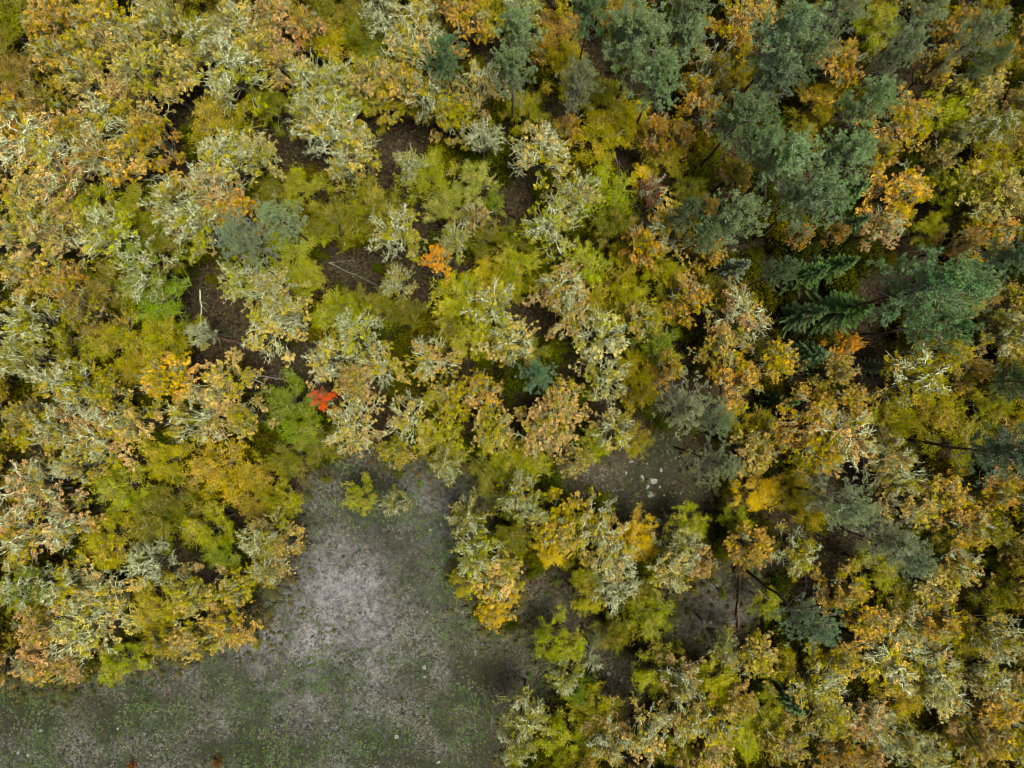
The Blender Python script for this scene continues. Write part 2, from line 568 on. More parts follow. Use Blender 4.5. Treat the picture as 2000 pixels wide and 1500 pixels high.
X, Y = np.meshgrid(gx, gy)
PX, PY = 1000 + X * FPX / CAM_H, 750 - Y * FPX / CAM_H
dc = poly_dist(PX, PY, CLEAR)
open_ = np.clip(dc / 90 + .35, 0, 1)
for i_, p_ in enumerate(PATCH[:3]):
    open_ = np.maximum(open_, np.clip(poly_dist(PX, PY, p_) / 60 + .45, 0, .55))
pale = (.25 + 1.3 * fbm(X, Y, 2.5, 91)) * np.exp(-(((PX - 680) / 85) ** 2 + ((PY - 1140) / 85) ** 2)) + (1.5 * fbm(X, Y, 2.0, 95) - .1) * np.exp(-(((PX - 610) / 170) ** 2 + ((PY - 1270) / 100) ** 2)) \
    + .35 * np.exp(-(((PX - 860) / 60) ** 2 + ((PY - 1000) / 120) ** 2)) + .3 * np.exp(-(((PX - 1390) / 60) ** 2 + ((PY - 1200) / 50) ** 2))
Z = waves(X, Y)
mottle = .9 * np.exp(-(((PX - 590) / 60) ** 2 + ((PY - 1335) / 28) ** 2)) + np.clip((fbm(X, Y, 3.2, 21) - .26) / .36, 0, 1)
brown = np.clip((PX - 800) / 250, 0, 1) * .8 + np.clip((170 - dc) / 170, 0, 1) * .35
nx, ny = len(gx), len(gy)
ii = (np.arange(ny - 1)[:, None] * nx + np.arange(nx - 1)[None]).ravel()
GF = np.stack([ii, ii + 1, ii + 1 + nx, ii + nx], 1)

N = NT('forest_floor')
tc = N.n('ShaderNodeTexCoord').outputs['Object']
n1, n2, n3, n4 = N.noise(.35, 4, tc), N.noise(1.1, 5, tc, .75), N.noise(3.2, 4, tc, .8), N.noise(8, 3, tc, .8)
litter = N.ramp(N.math('ADD', N.math('MULTIPLY', n3, .6), N.math('MULTIPLY', n4, .4)),
                [(.38, srgb(22, 17, 13)), (.5, srgb(50, 40, 31)), (.60, srgb(96, 80, 64))])
mossy = N.ramp(n2, [(.42, (0, 0, 0, 1)), (.62, (1, 1, 1, 1))])
litter = N.mix(N.math('MULTIPLY', mossy, .5), litter, srgb(70, 74, 40))
dry = N.ramp(N.math('ADD', N.math('MULTIPLY', n2, .35), N.math('ADD', N.math('MULTIPLY', n3, .4), N.math('MULTIPLY', n4, .25))),
             [(.42, srgb(34, 34, 28)), (.49, srgb(78, 79, 72)), (.56, srgb(148, 147, 144))])
green = N.ramp(n3, [(.35, srgb(38, 46, 34)), (.65, srgb(84, 96, 62))])
dry = N.mix(N.math('MULTIPLY', N.ramp(n2, [(.46, (0, 0, 0, 1)), (.56, (1, 1, 1, 1))]), .75), dry, green)
dry = N.mix(N.math('MULTIPLY', N.ramp(n1, [(.5, (0, 0, 0, 1)), (.7, (1, 1, 1, 1))]), .5), dry, srgb(84, 74, 50))
dry = N.mix(N.math('MULTIPLY', N.attr('brown'), .6), dry, N.mix(n3, srgb(52, 46, 32), srgb(104, 94, 70)))
dry = N.mix(N.maprange(N.attr('mottle'), 0, 1, 0, .9), dry, N.mix(n4, srgb(26, 30, 24), srgb(70, 72, 52)))
palec = N.ramp(N.math('ADD', N.math('MULTIPLY', n3, .6), N.math('MULTIPLY', n2, .4)), [(.41, srgb(100, 97, 98)), (.6, srgb(160, 157, 156))])
dry = N.mix(N.math('MINIMUM', N.math('MULTIPLY', N.attr('pale'), N.maprange(n2, .3, .6, .35, 1.0)), .85), dry, palec)
op = N.maprange(N.math('ADD', N.attr('open'), N.maprange(n2, .3, .7, -.35, .35)), .2, .65, 0, 1)
col = N.mix(op, litter, dry)
p = N.n('ShaderNodeBsdfPrincipled')
p.inputs['Roughness'].default_value = 1.0
p.inputs['Specular IOR Level'].default_value = .05
N.l(col, p.inputs['Base Color'])
b = N.n('ShaderNodeBump'); b.inputs['Strength'].default_value = .9; b.inputs['Distance'].default_value = .08
N.l(N.math('ADD', n3, N.math('MULTIPLY', n4, .6)), b.inputs['Height'])
N.l(b.outputs[0], p.inputs['Normal']); N.l(p.outputs[0], N.out.inputs[0])
gme = mesh_from('ground', np.stack([X.ravel(), Y.ravel(), Z.ravel()], 1), GF, N.m, {'open': open_.ravel(), 'pale': pale.ravel(), 'mottle': mottle.ravel(), 'brown': brown.ravel()}, smooth=True)
ground = bpy.data.objects.new('ground', gme)
COL.objects.link(ground)
ground['kind'] = 'structure'
ground['label'] = 'brown leaf litter and dry grey grass of the forest floor and clearing'


# ------------------------------------------------------------------ the trees: x y radius kind colour (photo pixels)
COLS = {
    'tan': ((198, 174, 84), 'tan'), 'pal': ((206, 194, 112), 'pale straw'), 'pnk': ((200, 164, 92), 'pinkish tan'),
    'org': ((190, 148, 44), 'orange brown'), 'amb': ((212, 174, 50), 'amber'), 'brn': ((156, 126, 58), 'rusty brown'),
    'gld': ((176, 160, 6), 'golden olive'), 'yel': ((232, 202, 10), 'bright yellow'), 'oli': ((120, 118, 14), 'dark olive'),
    'ylg': ((164, 166, 10), 'yellow green'), 'grn': ((118, 140, 22), 'green'), 'sil': ((160, 158, 66), 'silvery olive'),
    'red': ((255, 104, 8), 'bright red'), 'vor': ((255, 192, 0), 'bright orange'), 'drk': ((138, 66, 50), 'dark red'),
    'pgr': ((150, 180, 110), 'green'), 'pbl': ((134, 162, 114), 'blue green'), 'pgy': ((160, 178, 118), 'grey green'),
    'pdk': ((108, 148, 80), 'dark green'), 'sgr': ((92, 138, 46), 'deep green'), 'tea': ((104, 164, 104), 'dark green'), 'sbl': ((150, 172, 136), 'pale blue green')}
TREES = """
20 40 70 f oli;105 45 62 o org;110 112 60 o amb;190 30 55 o gld;200 75 60 o tan;30 150 55 f brn;240 75 48 l tan;275 130 68 o tan;165 150 58 o tan;
250 190 66 o tan;205 232 50 l tan;20 225 48 o org;75 205 52 o brn;70 275 66 l pnk;140 250 40 o org;185 300 52 l org;285 265 45 o org;242 312 46 o amb;
115 345 60 l pnk;425 235 55 f gld;330 60 55 f oli;305 35 40 l tan;395 75 56 l sil;462 45 52 l tan;450 130 60 l sil;350 130 48 o tan;430 305 62 l gld;
492 300 46 l tan;335 395 58 l tan;392 362 48 l pnk;378 438 48 l sil;262 405 52 f ylg;170 405 55 f ylg;62 395 55 o tan;105 452 58 o tan;20 455 44 o tan;
205 455 55 l ylg;450 405 44 o org;300 465 48 f oli;480 470 48 q pbl;530 28 50 o pnk;590 48 44 o pnk;510 85 42 o tan;655 20 46 f oli;645 82 44 f gld;
705 50 50 f oli;735 88 38 f grn;750 12 44 b sil;812 38 52 l tan;800 92 50 l tan;548 118 46 o pnk;598 152 46 l ylg;652 158 44 l ylg;712 152 44 o tan;
772 158 36 o amb;662 212 42 l ylg;742 192 36 f gld;872 112 40 p pdk;812 192 38 f gld;842 182 46 l tan;932 162 44 l tan;885 225 46 o gld;645 258 52 l tan;
692 285 46 l tan;668 328 40 l tan;942 268 42 b sil;838 338 46 f ylg;800 322 34 l sil;590 362 42 f ylg;538 378 36 f oli;552 432 44 q pgr;565 488 50 f ylg;
722 402 56 f oli;652 432 52 f oli;772 452 48 l sil;872 402 40 f sil;922 352 42 f sil;962 392 24 f grn;930 422 26 l org;885 472 34 l sil;942 462 44 f oli;
850 506 27 o vor;520 198 36 f oli;852 20 40 f oli;908 32 40 o org;962 20 44 f gld;1010 68 48 p pgr;1004 142 46 p pgr;1085 60 44 f org;1102 112 42 f gld;
1025 14 38 l sil;1150 30 46 p pdk;1205 12 38 f brn;1130 168 46 q pgy;1025 215 38 f gld;1250 85 58 p pgr;1278 165 54 p pgr;1212 75 38 p pgr;1340 26 48 p pgr;
1345 82 34 p pgr;1185 182 40 f gld;1168 262 58 f gld;1232 232 48 f gld;1058 288 52 l tan;1108 240 30 o org;1440 42 46 o org;1486 20 42 o tan;1440 96 34 f gld;
1392 132 38 l org;1370 188 46 o org;1282 252 36 o org;1322 256 40 o org;1310 308 36 f gld;1258 340 22 f yel;1274 368 26 l drk;1182 372 54 f ylg;
1122 378 46 l sil;1078 440 48 l ylg;1202 432 50 f oli;1312 440 42 l amb;1258 478 40 o org;1432 428 48 p pgr;1370 462 34 p pgr;1340 415 26 p pdk;
1382 402 24 o org;1392 492 30 o org;1448 236 52 p pdk;1482 288 42 q pgr;1440 340 28 o brn;1350 372 34 f oli;1448 152 30 f gld;1535 78 58 p pbl;1575 118 44 p pgr;
1502 165 48 p pbl;1640 30 44 q pgy;1640 122 46 o amb;1604 190 44 f gld;1722 42 46 f ylg;1792 42 44 q pgy;1750 112 48 q pgy;1690 212 48 p pgr;1870 48 34 o org;
1930 28 40 o brn;1842 120 36 o amb;1772 222 50 o amb;1902 78 44 q pgy;1920 125 24 p pgr;1952 112 36 o org;1985 88 38 f gld;1530 320 54 p pgr;1652 300 46 p pgr;
1592 395 50 p pgr;1672 368 44 s sgr;1680 432 36 s pdk;1730 288 36 o org;1770 372 54 o amb;1730 438 34 l pnk;1568 458 28 o org;1640 452 24 o org;
1562 268 32 f gld;1862 222 42 f ylg;1892 252 30 l sil;1922 172 38 o tan;1952 242 44 l oli;1850 300 34 o tan;1872 368 46 f ylg;1942 300 46 f gld;
1960 382 54 o tan;1990 200 38 o brn;1822 442 34 f ylg;1952 450 40 o amb;1890 472 34 o brn;1968 505 46 p pbl;48 632 52 l sil;30 700 48 l sil;42 530 46 o tan;
120 550 44 o org;152 608 40 o brn;272 518 58 l grn;308 588 46 f grn;200 560 50 f oli;222 668 52 f gld;132 678 44 f oli;312 660 46 f gld;392 648 26 b sil;
330 735 50 o amb;432 752 56 o tan;380 815 56 l tan;475 820 44 o tan;118 748 48 l gld;200 770 50 o gld;108 838 56 l tan;200 850 50 l pnk;40 828 50 o gld;
265 832 46 o tan;58 958 54 l pnk;142 908 46 l gld;232 958 52 f ylg;322 898 46 f gld;422 918 56 f gld;330 972 50 f oli;270 722 40 f gld;470 540 44 l ylg;
490 930 38 f gld;532 558 46 l tan;520 642 46 l tan;562 612 38 l tan;592 540 40 f ylg;650 608 42 f ylg;690 642 48 l ylg;642 700 42 l tan;742 600 36 f oli;772 550 34 l sil;
792 612 34 f oli;742 712 44 l tan;690 742 34 o tan;842 702 42 l amb;900 580 48 f ylg;960 598 48 l ylg;920 658 48 f ylg;992 672 44 l tan;562 790 44 f grn;
625 779 22 o red;590 842 40 f grn;682 830 48 l tan;630 872 40 f oli;800 822 46 l tan;872 780 44 o gld;940 770 44 o amb;960 842 48 o tan;862 868 42 f ylg;
770 880 30 o gld;700 972 28 f ylg;768 982 28 l sil;550 985 38 f ylg;872 908 32 l sil;960 922 42 f oli;560 900 40 f oli;1090 560 46 l pnk;1112 612 48 l tan;1172 652 54 l pal;
1010 520 42 f ylg;1150 520 40 f ylg;1222 512 40 f gld;1230 580 44 f gld;1250 622 40 o gld;1286 632 14 f brn;1288 680 42 f grn;1300 532 38 f gld;
1350 572 42 o org;1450 612 52 l pnk;1412 680 50 o tan;1440 750 52 o amb;1518 702 38 o amb;1050 735 42 p tea;1182 740 50 l pal;1250 740 44 f gld;
1312 718 30 o amb;1092 802 46 o pnk;1058 850 46 o pnk;1202 842 46 l tan;1160 868 34 f ylg;1330 792 50 q pgy;1395 815 46 q pgr;1400 905 40 q pgy;1240 862 28 f gld;
1000 900 44 f ylg;1045 900 38 f ylg;1125 900 38 o tan;1476 838 38 f gld;1480 888 40 o tan;1490 960 40 f yel;1450 518 32 s sbl;1520 535 32 p pgr;1012 968 40 l ylg;
1600 528 42 s sgr;1655 512 36 s sgr;1676 602 52 s sgr;1596 610 42 s pdk;1790 575 82 p pdk;1868 562 54 p pgr;1825 632 54 p pdk;1600 692 38 s pdk;
1545 786 28 s sgr;1882 598 36 o tan;1958 622 24 b sil;1850 688 54 o gld;1802 732 50 l gld;1902 722 44 o amb;1645 722 42 o tan;1660 788 44 o amb;1660 670 20 o vor;
1735 716 20 s sbl;1588 800 40 o org;1650 848 58 l pnk;1738 892 46 l tan;1600 882 46 o org;1524 852 36 o org;1752 822 46 f gld;1832 800 46 f gld;
1882 862 46 f oli;1942 790 46 f oli;1955 885 56 p pbl;1762 932 34 l sil;1850 962 42 o amb;1962 962 42 o org;1640 985 56 q pgy;1562 960 42 f gld;1932 570 28 o org;
1985 650 42 l tan;1992 742 44 p pdk;1795 990 40 o tan;40 1050 52 l pnk;122 1030 48 l pnk;202 1062 52 f gld;302 1022 52 f oli;400 1032 46 f ylg;432 1082 36 f grn;282 1100 44 b sil;
132 1148 50 l gld;200 1172 54 l tan;40 1152 44 l grn;82 1222 54 o pnk;152 1232 54 l tan;62 1292 48 o pnk;128 1300 40 o pnk;222 1300 40 f ylg;302 1190 46 f gld;
370 1162 50 o tan;372 1250 44 o tan;308 1258 38 o gld;442 1222 36 o amb;510 1048 42 l sil;552 1062 32 o tan;520 1112 40 l tan;455 1150 38 o gld;
505 990 38 f gld;928 1085 44 l ylg;965 1135 44 o tan;972 1196 36 o yel;915 1015 36 l oli;1000 1045 40 f oli;905 1145 28 f gld;1098 1035 48 o gld;
1160 1032 40 l gld;1195 1085 44 l tan;1245 1062 40 f yel;1082 1082 28 f yel;1150 1125 38 f ylg;1206 1152 42 b sil;1150 1172 34 f ylg;1250 1172 34 f oli;
1272 1210 42 f ylg;1200 1242 36 f oli;1312 1112 38 l tan;1336 1070 36 l pal;1370 1102 30 o pnk;1350 1022 38 f ylg;1440 1018 32 f ylg;1470 1070 40 o amb;
1505 1188 32 f ylg;1095 1268 46 f ylg;1105 1328 36 l ylg;1158 1290 20 b sil;1130 1358 36 f grn;1172 1392 38 f gld;1030 1402 40 l sil;
1108 1452 48 f ylg;1010 1465 34 l sil;1190 1452 36 l pnk;1290 1318 42 f ylg;1332 1336 38 l pnk;1402 1346 44 f ylg;1340 1408 42 l tan;1402 1412 46 o gld;
1448 1375 34 o tan;1262 1440 42 l tan;1312 1472 42 f ylg;1392 1480 40 o pnk;1455 1452 46 f ylg;1412 1262 32 l ylg;1475 1282 38 o tan;1325 1268 12 f gld;
1718 1042 50 q pgy;1768 1085 38 q pbl;1560 1085 36 l gld;1575 1208 52 q pbl;1656 1158 42 o amb;1722 1118 46 f ylg;1762 1182 42 f ylg;1830 1150 46 o tan;
1882 1108 42 l amb;1892 1020 46 o amb;1942 1040 36 o gld;1982 1090 40 f oli;1955 1160 46 f oli;1840 1222 42 o amb;1702 1222 46 o amb;1782 1232 40 l tan;
1740 1290 54 l tan;1822 1302 46 l tan;1902 1250 46 f gld;1962 1250 46 l tan;1930 1330 46 l pal;1652 1292 42 o amb;1600 1340 46 l gld;1552 1378 34 s pdk;
1622 1400 46 o tan;1702 1412 46 l pnk;1762 1370 42 f gld;1842 1352 46 l pal;1540 1452 46 o tan;1530 1300 34 f gld;1500 1400 38 f ylg;1648 1468 42 o org;
1760 1450 46 l tan;1812 1480 42 l pal;1872 1438 46 f gld;1952 1382 50 o amb;1920 1442 46 o brn;1982 1450 46 o amb;1590 1000 34 f gld;980 1120 32 o tan;
1412 1160 9 f grn;1700 1480 38 o pnk;1850 1050 38 f oli;1990 1340 36 o tan;1995 830 30 f gld;590 220 34 l ylg;1040 1000 34 l ylg;690 590 30 f oli;1010 470 34 f oli;955 540 34 f gld;880 642 34 f oli;1000 560 30 f ylg;1160 590 34 f gld;1040 680 28 f oli;1240 700 26 f oli;1400 560 30 f oli;1310 600 26 f gld;560 440 34 f ylg;470 470 30 f ylg
"""
LAND = {'bright red maple': (625, 779), 'bright orange maple': (850, 506), 'pale boulders': (1270, 945), 'small dark round pine': (1050, 735),
        'dark red tree': (1274, 368), 'star-shaped spruces': (1640, 560), 'broadest green pine': (1262, 120), 'pine beside the boulders': (1360, 830),
        'broad dark pine': (1820, 590), 'silver bare treetop': (750, 12), 'upper left brown gap': (320, 240), 'upper middle brown gap': (770, 270),
        'shaded log hollow': (430, 650), 'golden-tipped clearing oak': (972, 1196), 'round blue-grey pine': (1575, 1208), 'long grey pine': (1680, 1010),
        'left blue-green pine': (480, 470), 'right edge pine': (1955, 885), 'lone young spruce': (1545, 786), 'yellow-green clearing bush': (700, 972),
        'upper left corner': (0, 0), 'upper right corner': (2000, 0), 'lower right corner': (2000, 1500), 'wood\'s lowest left tip': (90, 1310),
        'silver bare oak': (1206, 1152), 'lime green sapling': (1412, 1160), 'pale leaning log': (690, 530), 'left edge lichen oaks': (40, 660),
        'big pale-limbed oak': (335, 395), 'cream oak': (1172, 652), 'bottom edge oaks': (1110, 1500), 'fiery amber oak': (1640, 122)}
DIRS = ['right', 'upper right', 'above', 'upper left', 'left', 'lower left', 'below', 'lower right']
ORD = ['', 'second', 'third', 'fourth', 'fifth', 'sixth', 'seventh', 'eighth', 'ninth', 'tenth']
KINDS = {'o': ('oak_tree', 'oak', 'oak with full leaf', 'full-leaved oaks of the wood'),
         'l': ('oak_tree', 'oak', 'oak with lichened limbs', 'lichen-hung oaks of the wood'),
         'f': ('broadleaf_tree', 'tree', 'soft-crowned tree', 'soft-crowned broadleaf trees'),
         'b': ('bare_tree', 'tree', 'leafless lichened tree', 'leafless lichened trees'),
         'p': ('pine_tree', 'pine', 'dense pine', 'pines of the wood'), 'q': ('pine_tree', 'pine', 'thin pine', 'pines of the wood'),
         's': ('spruce_tree', 'spruce', 'star-shaped spruce', 'spruces among the oaks')}
SPECIAL = {(850, 506): 'bright orange maple crown standing out above the middle of the wood',
           (625, 779): 'small bright red maple crown beside green trees left of centre',
           (1050, 735): 'small round dark green pine alone among tan oaks near the centre',
           (1274, 368): 'small dark red tree with pale twigs below the right brown gap',
           (750, 12): 'silver leafless lichen-covered treetop at the upper edge, left of middle',
           (1545, 786): 'lone young deep green spruce between the orange oaks',
           (700, 972): 'small yellow green tree standing at the top of the clearing',
           (972, 1196): 'bright yellow oak at the tip of the clump jutting into the clearing',
           (1206, 1152): 'leafless silver oak in the clump right of the clearing',
           (1412, 1160): 'tiny lime green sapling alone on the grey patch',
           (1172, 652): 'cream-leaved oak with many pale limbs right of centre',
           (1640, 122): 'fiery amber oak between the blue-green pines at upper right',
           (1286, 632): 'tiny rust-coloured sapling above the bright green tree',
           (1735, 716): 'small silvery blue young spruce among golden oaks',
           (1450, 518): 'pale blue-green young spruce left of the dark spruces'}
rows = []
for w_ in TREES.replace('\n', '').split(';'):
    a_ = w_.split()
    if len(a_) == 5:
        rows.append((int(a_[0]), int(a_[1]), int(a_[2]), a_[3], a_[4]))
keys = {}
for i_, (x, y, r_, k, c) in enumerate(rows):
    if (x, y) in SPECIAL:
        continue
    best = min((l for l in LAND if math.hypot(LAND[l][0] - x, LAND[l][1] - y) > 12), key=lambda l: math.hypot(LAND[l][0] - x, LAND[l][1] - y))
    dx, dy = x - LAND[best][0], LAND[best][1] - y
    d_ = DIRS[int(round(math.degrees(math.atan2(dy, dx)) / 45)) % 8]
    keys.setdefault((COLS[c][1], KINDS[k][2], d_, best), []).append((math.hypot(dx, dy), i_))
labels = {}
for (cn, kn, d_, lm), v in keys.items():
    for j_, (_, i_) in enumerate(sorted(v)):
        rel = {'above': 'above the', 'below': 'below the', 'left': 'left of the', 'right': 'right of the'}.get(d_, 'at the %s of the' % d_)
        o_ = (ORD[j_] + ' ') if j_ else ('nearest ' if len(v) > 1 else '')
        lb = '%s %s, %s%s %s' % (cn, kn, o_, rel, lm)
        labels[i_] = lb.replace('at the ', '').replace(' of the ', ' of ') if len(lb.split()) > 16 else lb

made = {}


def tree(i, x, y, r_px, k, c):
    r = random.Random(i * 77 + 3)
    nm, cat, _, grp = KINDS[k]
    geo = k
    Rn, Hn = (R0, H0) if k in 'olfb' else (RP, HP) if k in 'pq' else (RS, HS)
    if k in 'ol':
        h = 7.6 + r_px * .035 + r.uniform(-.7, .9)
    elif k == 'b':
        h = 6 + r_px * .06
    elif k == 'f':
        h = 3.2 + r_px * .075 + r.uniform(-.5, .8)
    elif k in 'pq':
        h = 9 + r_px * .14 + r.uniform(-1, 1)
    else:
        h = 5.2 + r_px * .075 + r.uniform(-.6, .6)
    if r_px < 22 and k in 'ofl':
        h = max(1.2, r_px * .26 + 2.2) if r_px < 16 else 6.5
    if c in ('red', 'vor'):
        h = 10.2
    zc = h * .78
    X_, Y_ = at(x, y, zc)
    rm = r_px * (CAM_H - zc) / FPX * (1.15 if k in 'olfb' else 0.95 if k in 'pq' else .92) * r.uniform(.88, 1.15)
    root = bpy.data.objects.new(nm, None)
    root.empty_display_size = .5
    root.location = (X_, Y_, float(waves(X_, Y_)))
    root.rotation_euler = (0, 0, r.uniform(0, 6.28))
    sx = rm / Rn
    root.scale = (sx * r.uniform(.88, 1.14), sx * r.uniform(.88, 1.14), h / Hn)
    root['label'] = SPECIAL.get((x, y)) or labels[i]
    root['category'] = cat
    root['group'] = grp
    if (x, y) in ((850, 506), (625, 779)):
        root.name = 'maple_tree'; root['category'] = 'maple'; del root['group']
    COL.objects.link(root)
    maple = c in ('red', 'vor', 'drk', 'yel')
    v = VAR[geo][r.randrange(len(VAR[geo]))]
    rgb = COLS[c][0]
    j = [max(0, min(255, ch * r.uniform(.97, 1.03) * br)) for br in [r.uniform(.9, 1.08)] for ch in rgb] if c not in ('red', 'vor') else rgb
    for part in ('trunk', 'branches', 'crown'):
        if part not in v:
            continue
        me = v[part]
        if maple and part == 'crown':
            me = me.copy(); me.materials[0] = M['maple']
        o = bpy.data.objects.new(part, me)
        o.parent = root
        o.color = srgb(*j)
        COL.objects.link(o)
        maple or made.setdefault((geo, part), o)
    return root


for i_, row in enumerate(rows):
    tree(i_, *row)

# ------------------------------------------------------------------ lone low shrub on the clearing edge
stems_me, foliage_me = shrub_mesh(9)
sh = bpy.data.objects.new('shrub', None)
x_, y_ = at(505, 1255)
sh.location = (x_, y_, float(waves(x_, y_))); sh.scale = (.55, .55, .7)
sh['label'] = 'tiny yellow green shrub alone at the wood edge on the clearing'; sh['category'] = 'shrub'
COL.objects.link(sh)
for n_, me_ in (('stems', stems_me), ('foliage', foliage_me)):
    o = bpy.data.objects.new(n_, me_); o.parent = sh; o.color = srgb(150, 158, 24); COL.objects.link(o)


SHRUBS = [(262, 1493, .5, (150, 70, 48), 'low reddish bush at the bottom edge of the lower left grass'),
          (430, 1484, .6, (124, 74, 50), 'low brown bush at the bottom edge left of the clearing middle'),
          (822, 942, .34, (110, 150, 40), 'small bright green plant at the top of the clearing'),
          (1071, 1158, .3, (96, 134, 60), 'small green plant on the strip right of the golden-tipped oak'),
          (1033, 1318, .3, (92, 132, 66), 'small green plant left of the lower yellow green trees'),
          (1240, 1358, .4, (84, 104, 62), 'dark green low bush on the lower grassy strip'),
          (1370, 1295, .5, (86, 92, 58), 'dark low bush above the lower right oak clump'),
          (1393, 1130, .35, (110, 126, 50), 'small olive bush near the lime green sapling'),
          (884, 1130, .8, (70, 88, 36), 'dark green bush at the left foot of the clearing clump'),
          (1150, 955, .5, (112, 112, 50), 'low olive bush at the left of the boulder patch'),
          (1385, 1010, .6, (84, 106, 44), 'dark green bush at the lower right of the boulder patch'),
          (780, 925, .6, (96, 96, 44), 'low twiggy bush at the top edge of the clearing'),
          (640, 935, .6, (110, 108, 36), 'low olive bush at the top left corner of the clearing')]
for px_, py_, sc_, rgb_, lab_ in SHRUBS:
    x_, y_ = at(px_, py_)
    q_ = bpy.data.objects.new('shrub', None)
    q_.location = (x_, y_, float(waves(x_, y_))); q_.scale = (sc_ * random.uniform(.9, 1.2), sc_ * random.uniform(.8, 1.1), sc_)
    q_.rotation_euler = (0, 0, random.uniform(0, 6.28))
    q_['label'] = lab_; q_['category'] = 'shrub'
    COL.objects.link(q_)
    for n_, me_ in (('stems', stems_me), ('foliage', foliage_me)):
        o = bpy.data.objects.new(n_, me_); o.parent = q_; o.color = srgb(*rgb_); COL.objects.link(o)


# ------------------------------------------------------------------ scattered masses (geometry nodes)
def scatter(name, pts, rots, scales, sources, label, mat=None):
    me = bpy.data.meshes.new(name)
    me.from_pydata([tuple(p) for p in pts], [], [])
    for n_, arr in (('rot', rots), ('scl', scales)):
        a = me.attributes.new(n_, 'FLOAT', 'POINT'); a.data.foreach_set('value', np.asarray(arr, dtype=np.float32))
    o = bpy.data.objects.new(name, me)
    COL.objects.link(o)
    o['kind'] = 'stuff'; o['label'] = label
    g = bpy.data.node_groups.new(name, 'GeometryNodeTree')
    g.interface.new_socket('Geometry', in_out='INPUT', socket_type='NodeSocketGeometry')
    g.interface.new_socket('Geometry', in_out='OUTPUT', socket_type='NodeSocketGeometry')
    nd = g.nodes; lk = g.links.new
    gi, go = nd.new('NodeGroupInput'), nd.new('NodeGroupOutput')
    jn = nd.new('GeometryNodeGeometryToInstance')
    for parts in reversed(sources):
        gi2 = nd.new('GeometryNodeJoinGeometry')
        for s_ in parts:
            oi = nd.new('GeometryNodeObjectInfo'); oi.transform_space = 'ORIGINAL'; oi.inputs[0].default_value = s_
            oi.inputs['As Instance'].default_value = False
            lk(oi.outputs['Geometry'], gi2.inputs[0])
        if len(sources) == 1:
            last = gi2.outputs[0]
        else:
            ti = nd.new('GeometryNodeGeometryToInstance')
            lk(gi2.outputs[0], ti.inputs[0])
            if 'jj' not in locals():
                jj = nd.new('GeometryNodeJoinGeometry')
            lk(ti.outputs[0], jj.inputs[0])
            last = jj.outputs[0]
    ip = nd.new('GeometryNodeInstanceOnPoints')
    lk(gi.outputs[0], ip.inputs['Points'])
    lk(last, ip.inputs['Instance'])
    if len(sources) > 1:
        ip.inputs['Pick Instance'].default_value = True
    na = nd.new('GeometryNodeInputNamedAttribute'); na.data_type = 'FLOAT'; na.inputs[0].default_value = 'rot'
    cx = nd.new('ShaderNodeCombineXYZ'); lk(na.outputs[0], cx.inputs[2]); lk(cx.outputs[0], ip.inputs['Rotation'])
    ns = nd.new('GeometryNodeInputNamedAttribute'); ns.data_type = 'FLOAT'; ns.inputs[0].default_value = 'scl'
    lk(ns.outputs[0], ip.inputs['Scale'])
    res = ip.outputs[0]
    if mat is not None:
        sm = nd.new('GeometryNodeSetMaterial'); sm.inputs['Material'].default_value = mat
        lk(res, sm.inputs[0]); res = sm.outputs[0]
    lk(res, go.inputs[0])
    md = o.modifiers.new('scatter', 'NODES'); md.node_group = g
    return o


def open_mask(px, py, grow=0):
    m = poly_dist(px, py, CLEAR) > -grow
    for p_ in PATCH:
        m |= poly_dist(px, py, p_) > -grow
    return m


# undergrowth below the canopy, kept off the clearing and the bare brown gaps
n_ = 3000
usc = rng.uniform(.5, 2.3, n_)
ux, uy = rng.uniform(-56, 56, n_), rng.uniform(-42, 42, n_)
ok = ~open_mask(1000 + ux * FPX / CAM_H, 750 - uy * FPX / CAM_H, 0)
ok &= ~open_mask(1000 + ux * FPX / CAM_H, 750 - uy * FPX / CAM_H, usc * 23 - 12)
ok &= fbm(ux, uy, 6, 77) > .33
ux, uy, usc = ux[ok], uy[ok], usc[ok]
foli = [o for o in sh.children if o.name.startswith('foliage')][0]
scatter('undergrowth', np.stack([ux, uy, waves(ux, uy)], 1), rng.uniform(0, 6.28, len(ux)), usc, [[foli]],
        'low olive shrubs and saplings filling the gaps under the tree crowns', M['under'])

# woodland going on beyond the picture's edges
wx, wy = [], []
s_ = 3.5
for gx_ in np.arange(-95, 96, s_):
    for gy_ in np.arange(-80, 81, s_):
        x, y = gx_ + rng.uniform(-1, 1), gy_ + rng.uniform(-1, 1)
        k = (CAM_H - 7.5) / CAM_H
        if abs(x) < 45 * k + 1.2 and abs(y) < 33.75 * k + 1.2:
            continue
        if -48 < x < 3 and y < -27:
            if y > -68:
                continue
        wx.append(x); wy.append(y)
wx, wy = np.array(wx), np.array(wy)
srcs = [[made[(k, 'crown')], made[(k, 'trunk')]] for k in ('o', 'l', 'f')]
scatter('surrounding_woodland', np.stack([wx, wy, waves(wx, wy)], 1), rng.uniform(0, 6.28, len(wx)), rng.uniform(.8, 1.1, len(wx)), srcs,
        'olive and tan treetops of the wood going on past the picture edges').color = srgb(150, 130, 50)

# ------------------------------------------------------------------ grass of the clearing
N = NT('grass_blades')
tint = N.attr('tint')
c_ = N.ramp(tint, [(0, srgb(50, 66, 36)), (.35, srgb(92, 116, 64)), (.5, srgb(100, 92, 66)), (.7, srgb(104, 103, 96)), (1, srgb(160, 158, 150))])
d_ = N.n('ShaderNodeBsdfDiffuse'); N.l(c_, d_.inputs[0]); N.l(d_.outputs[0], N.out.inputs[0])
M['grass'] = N.m


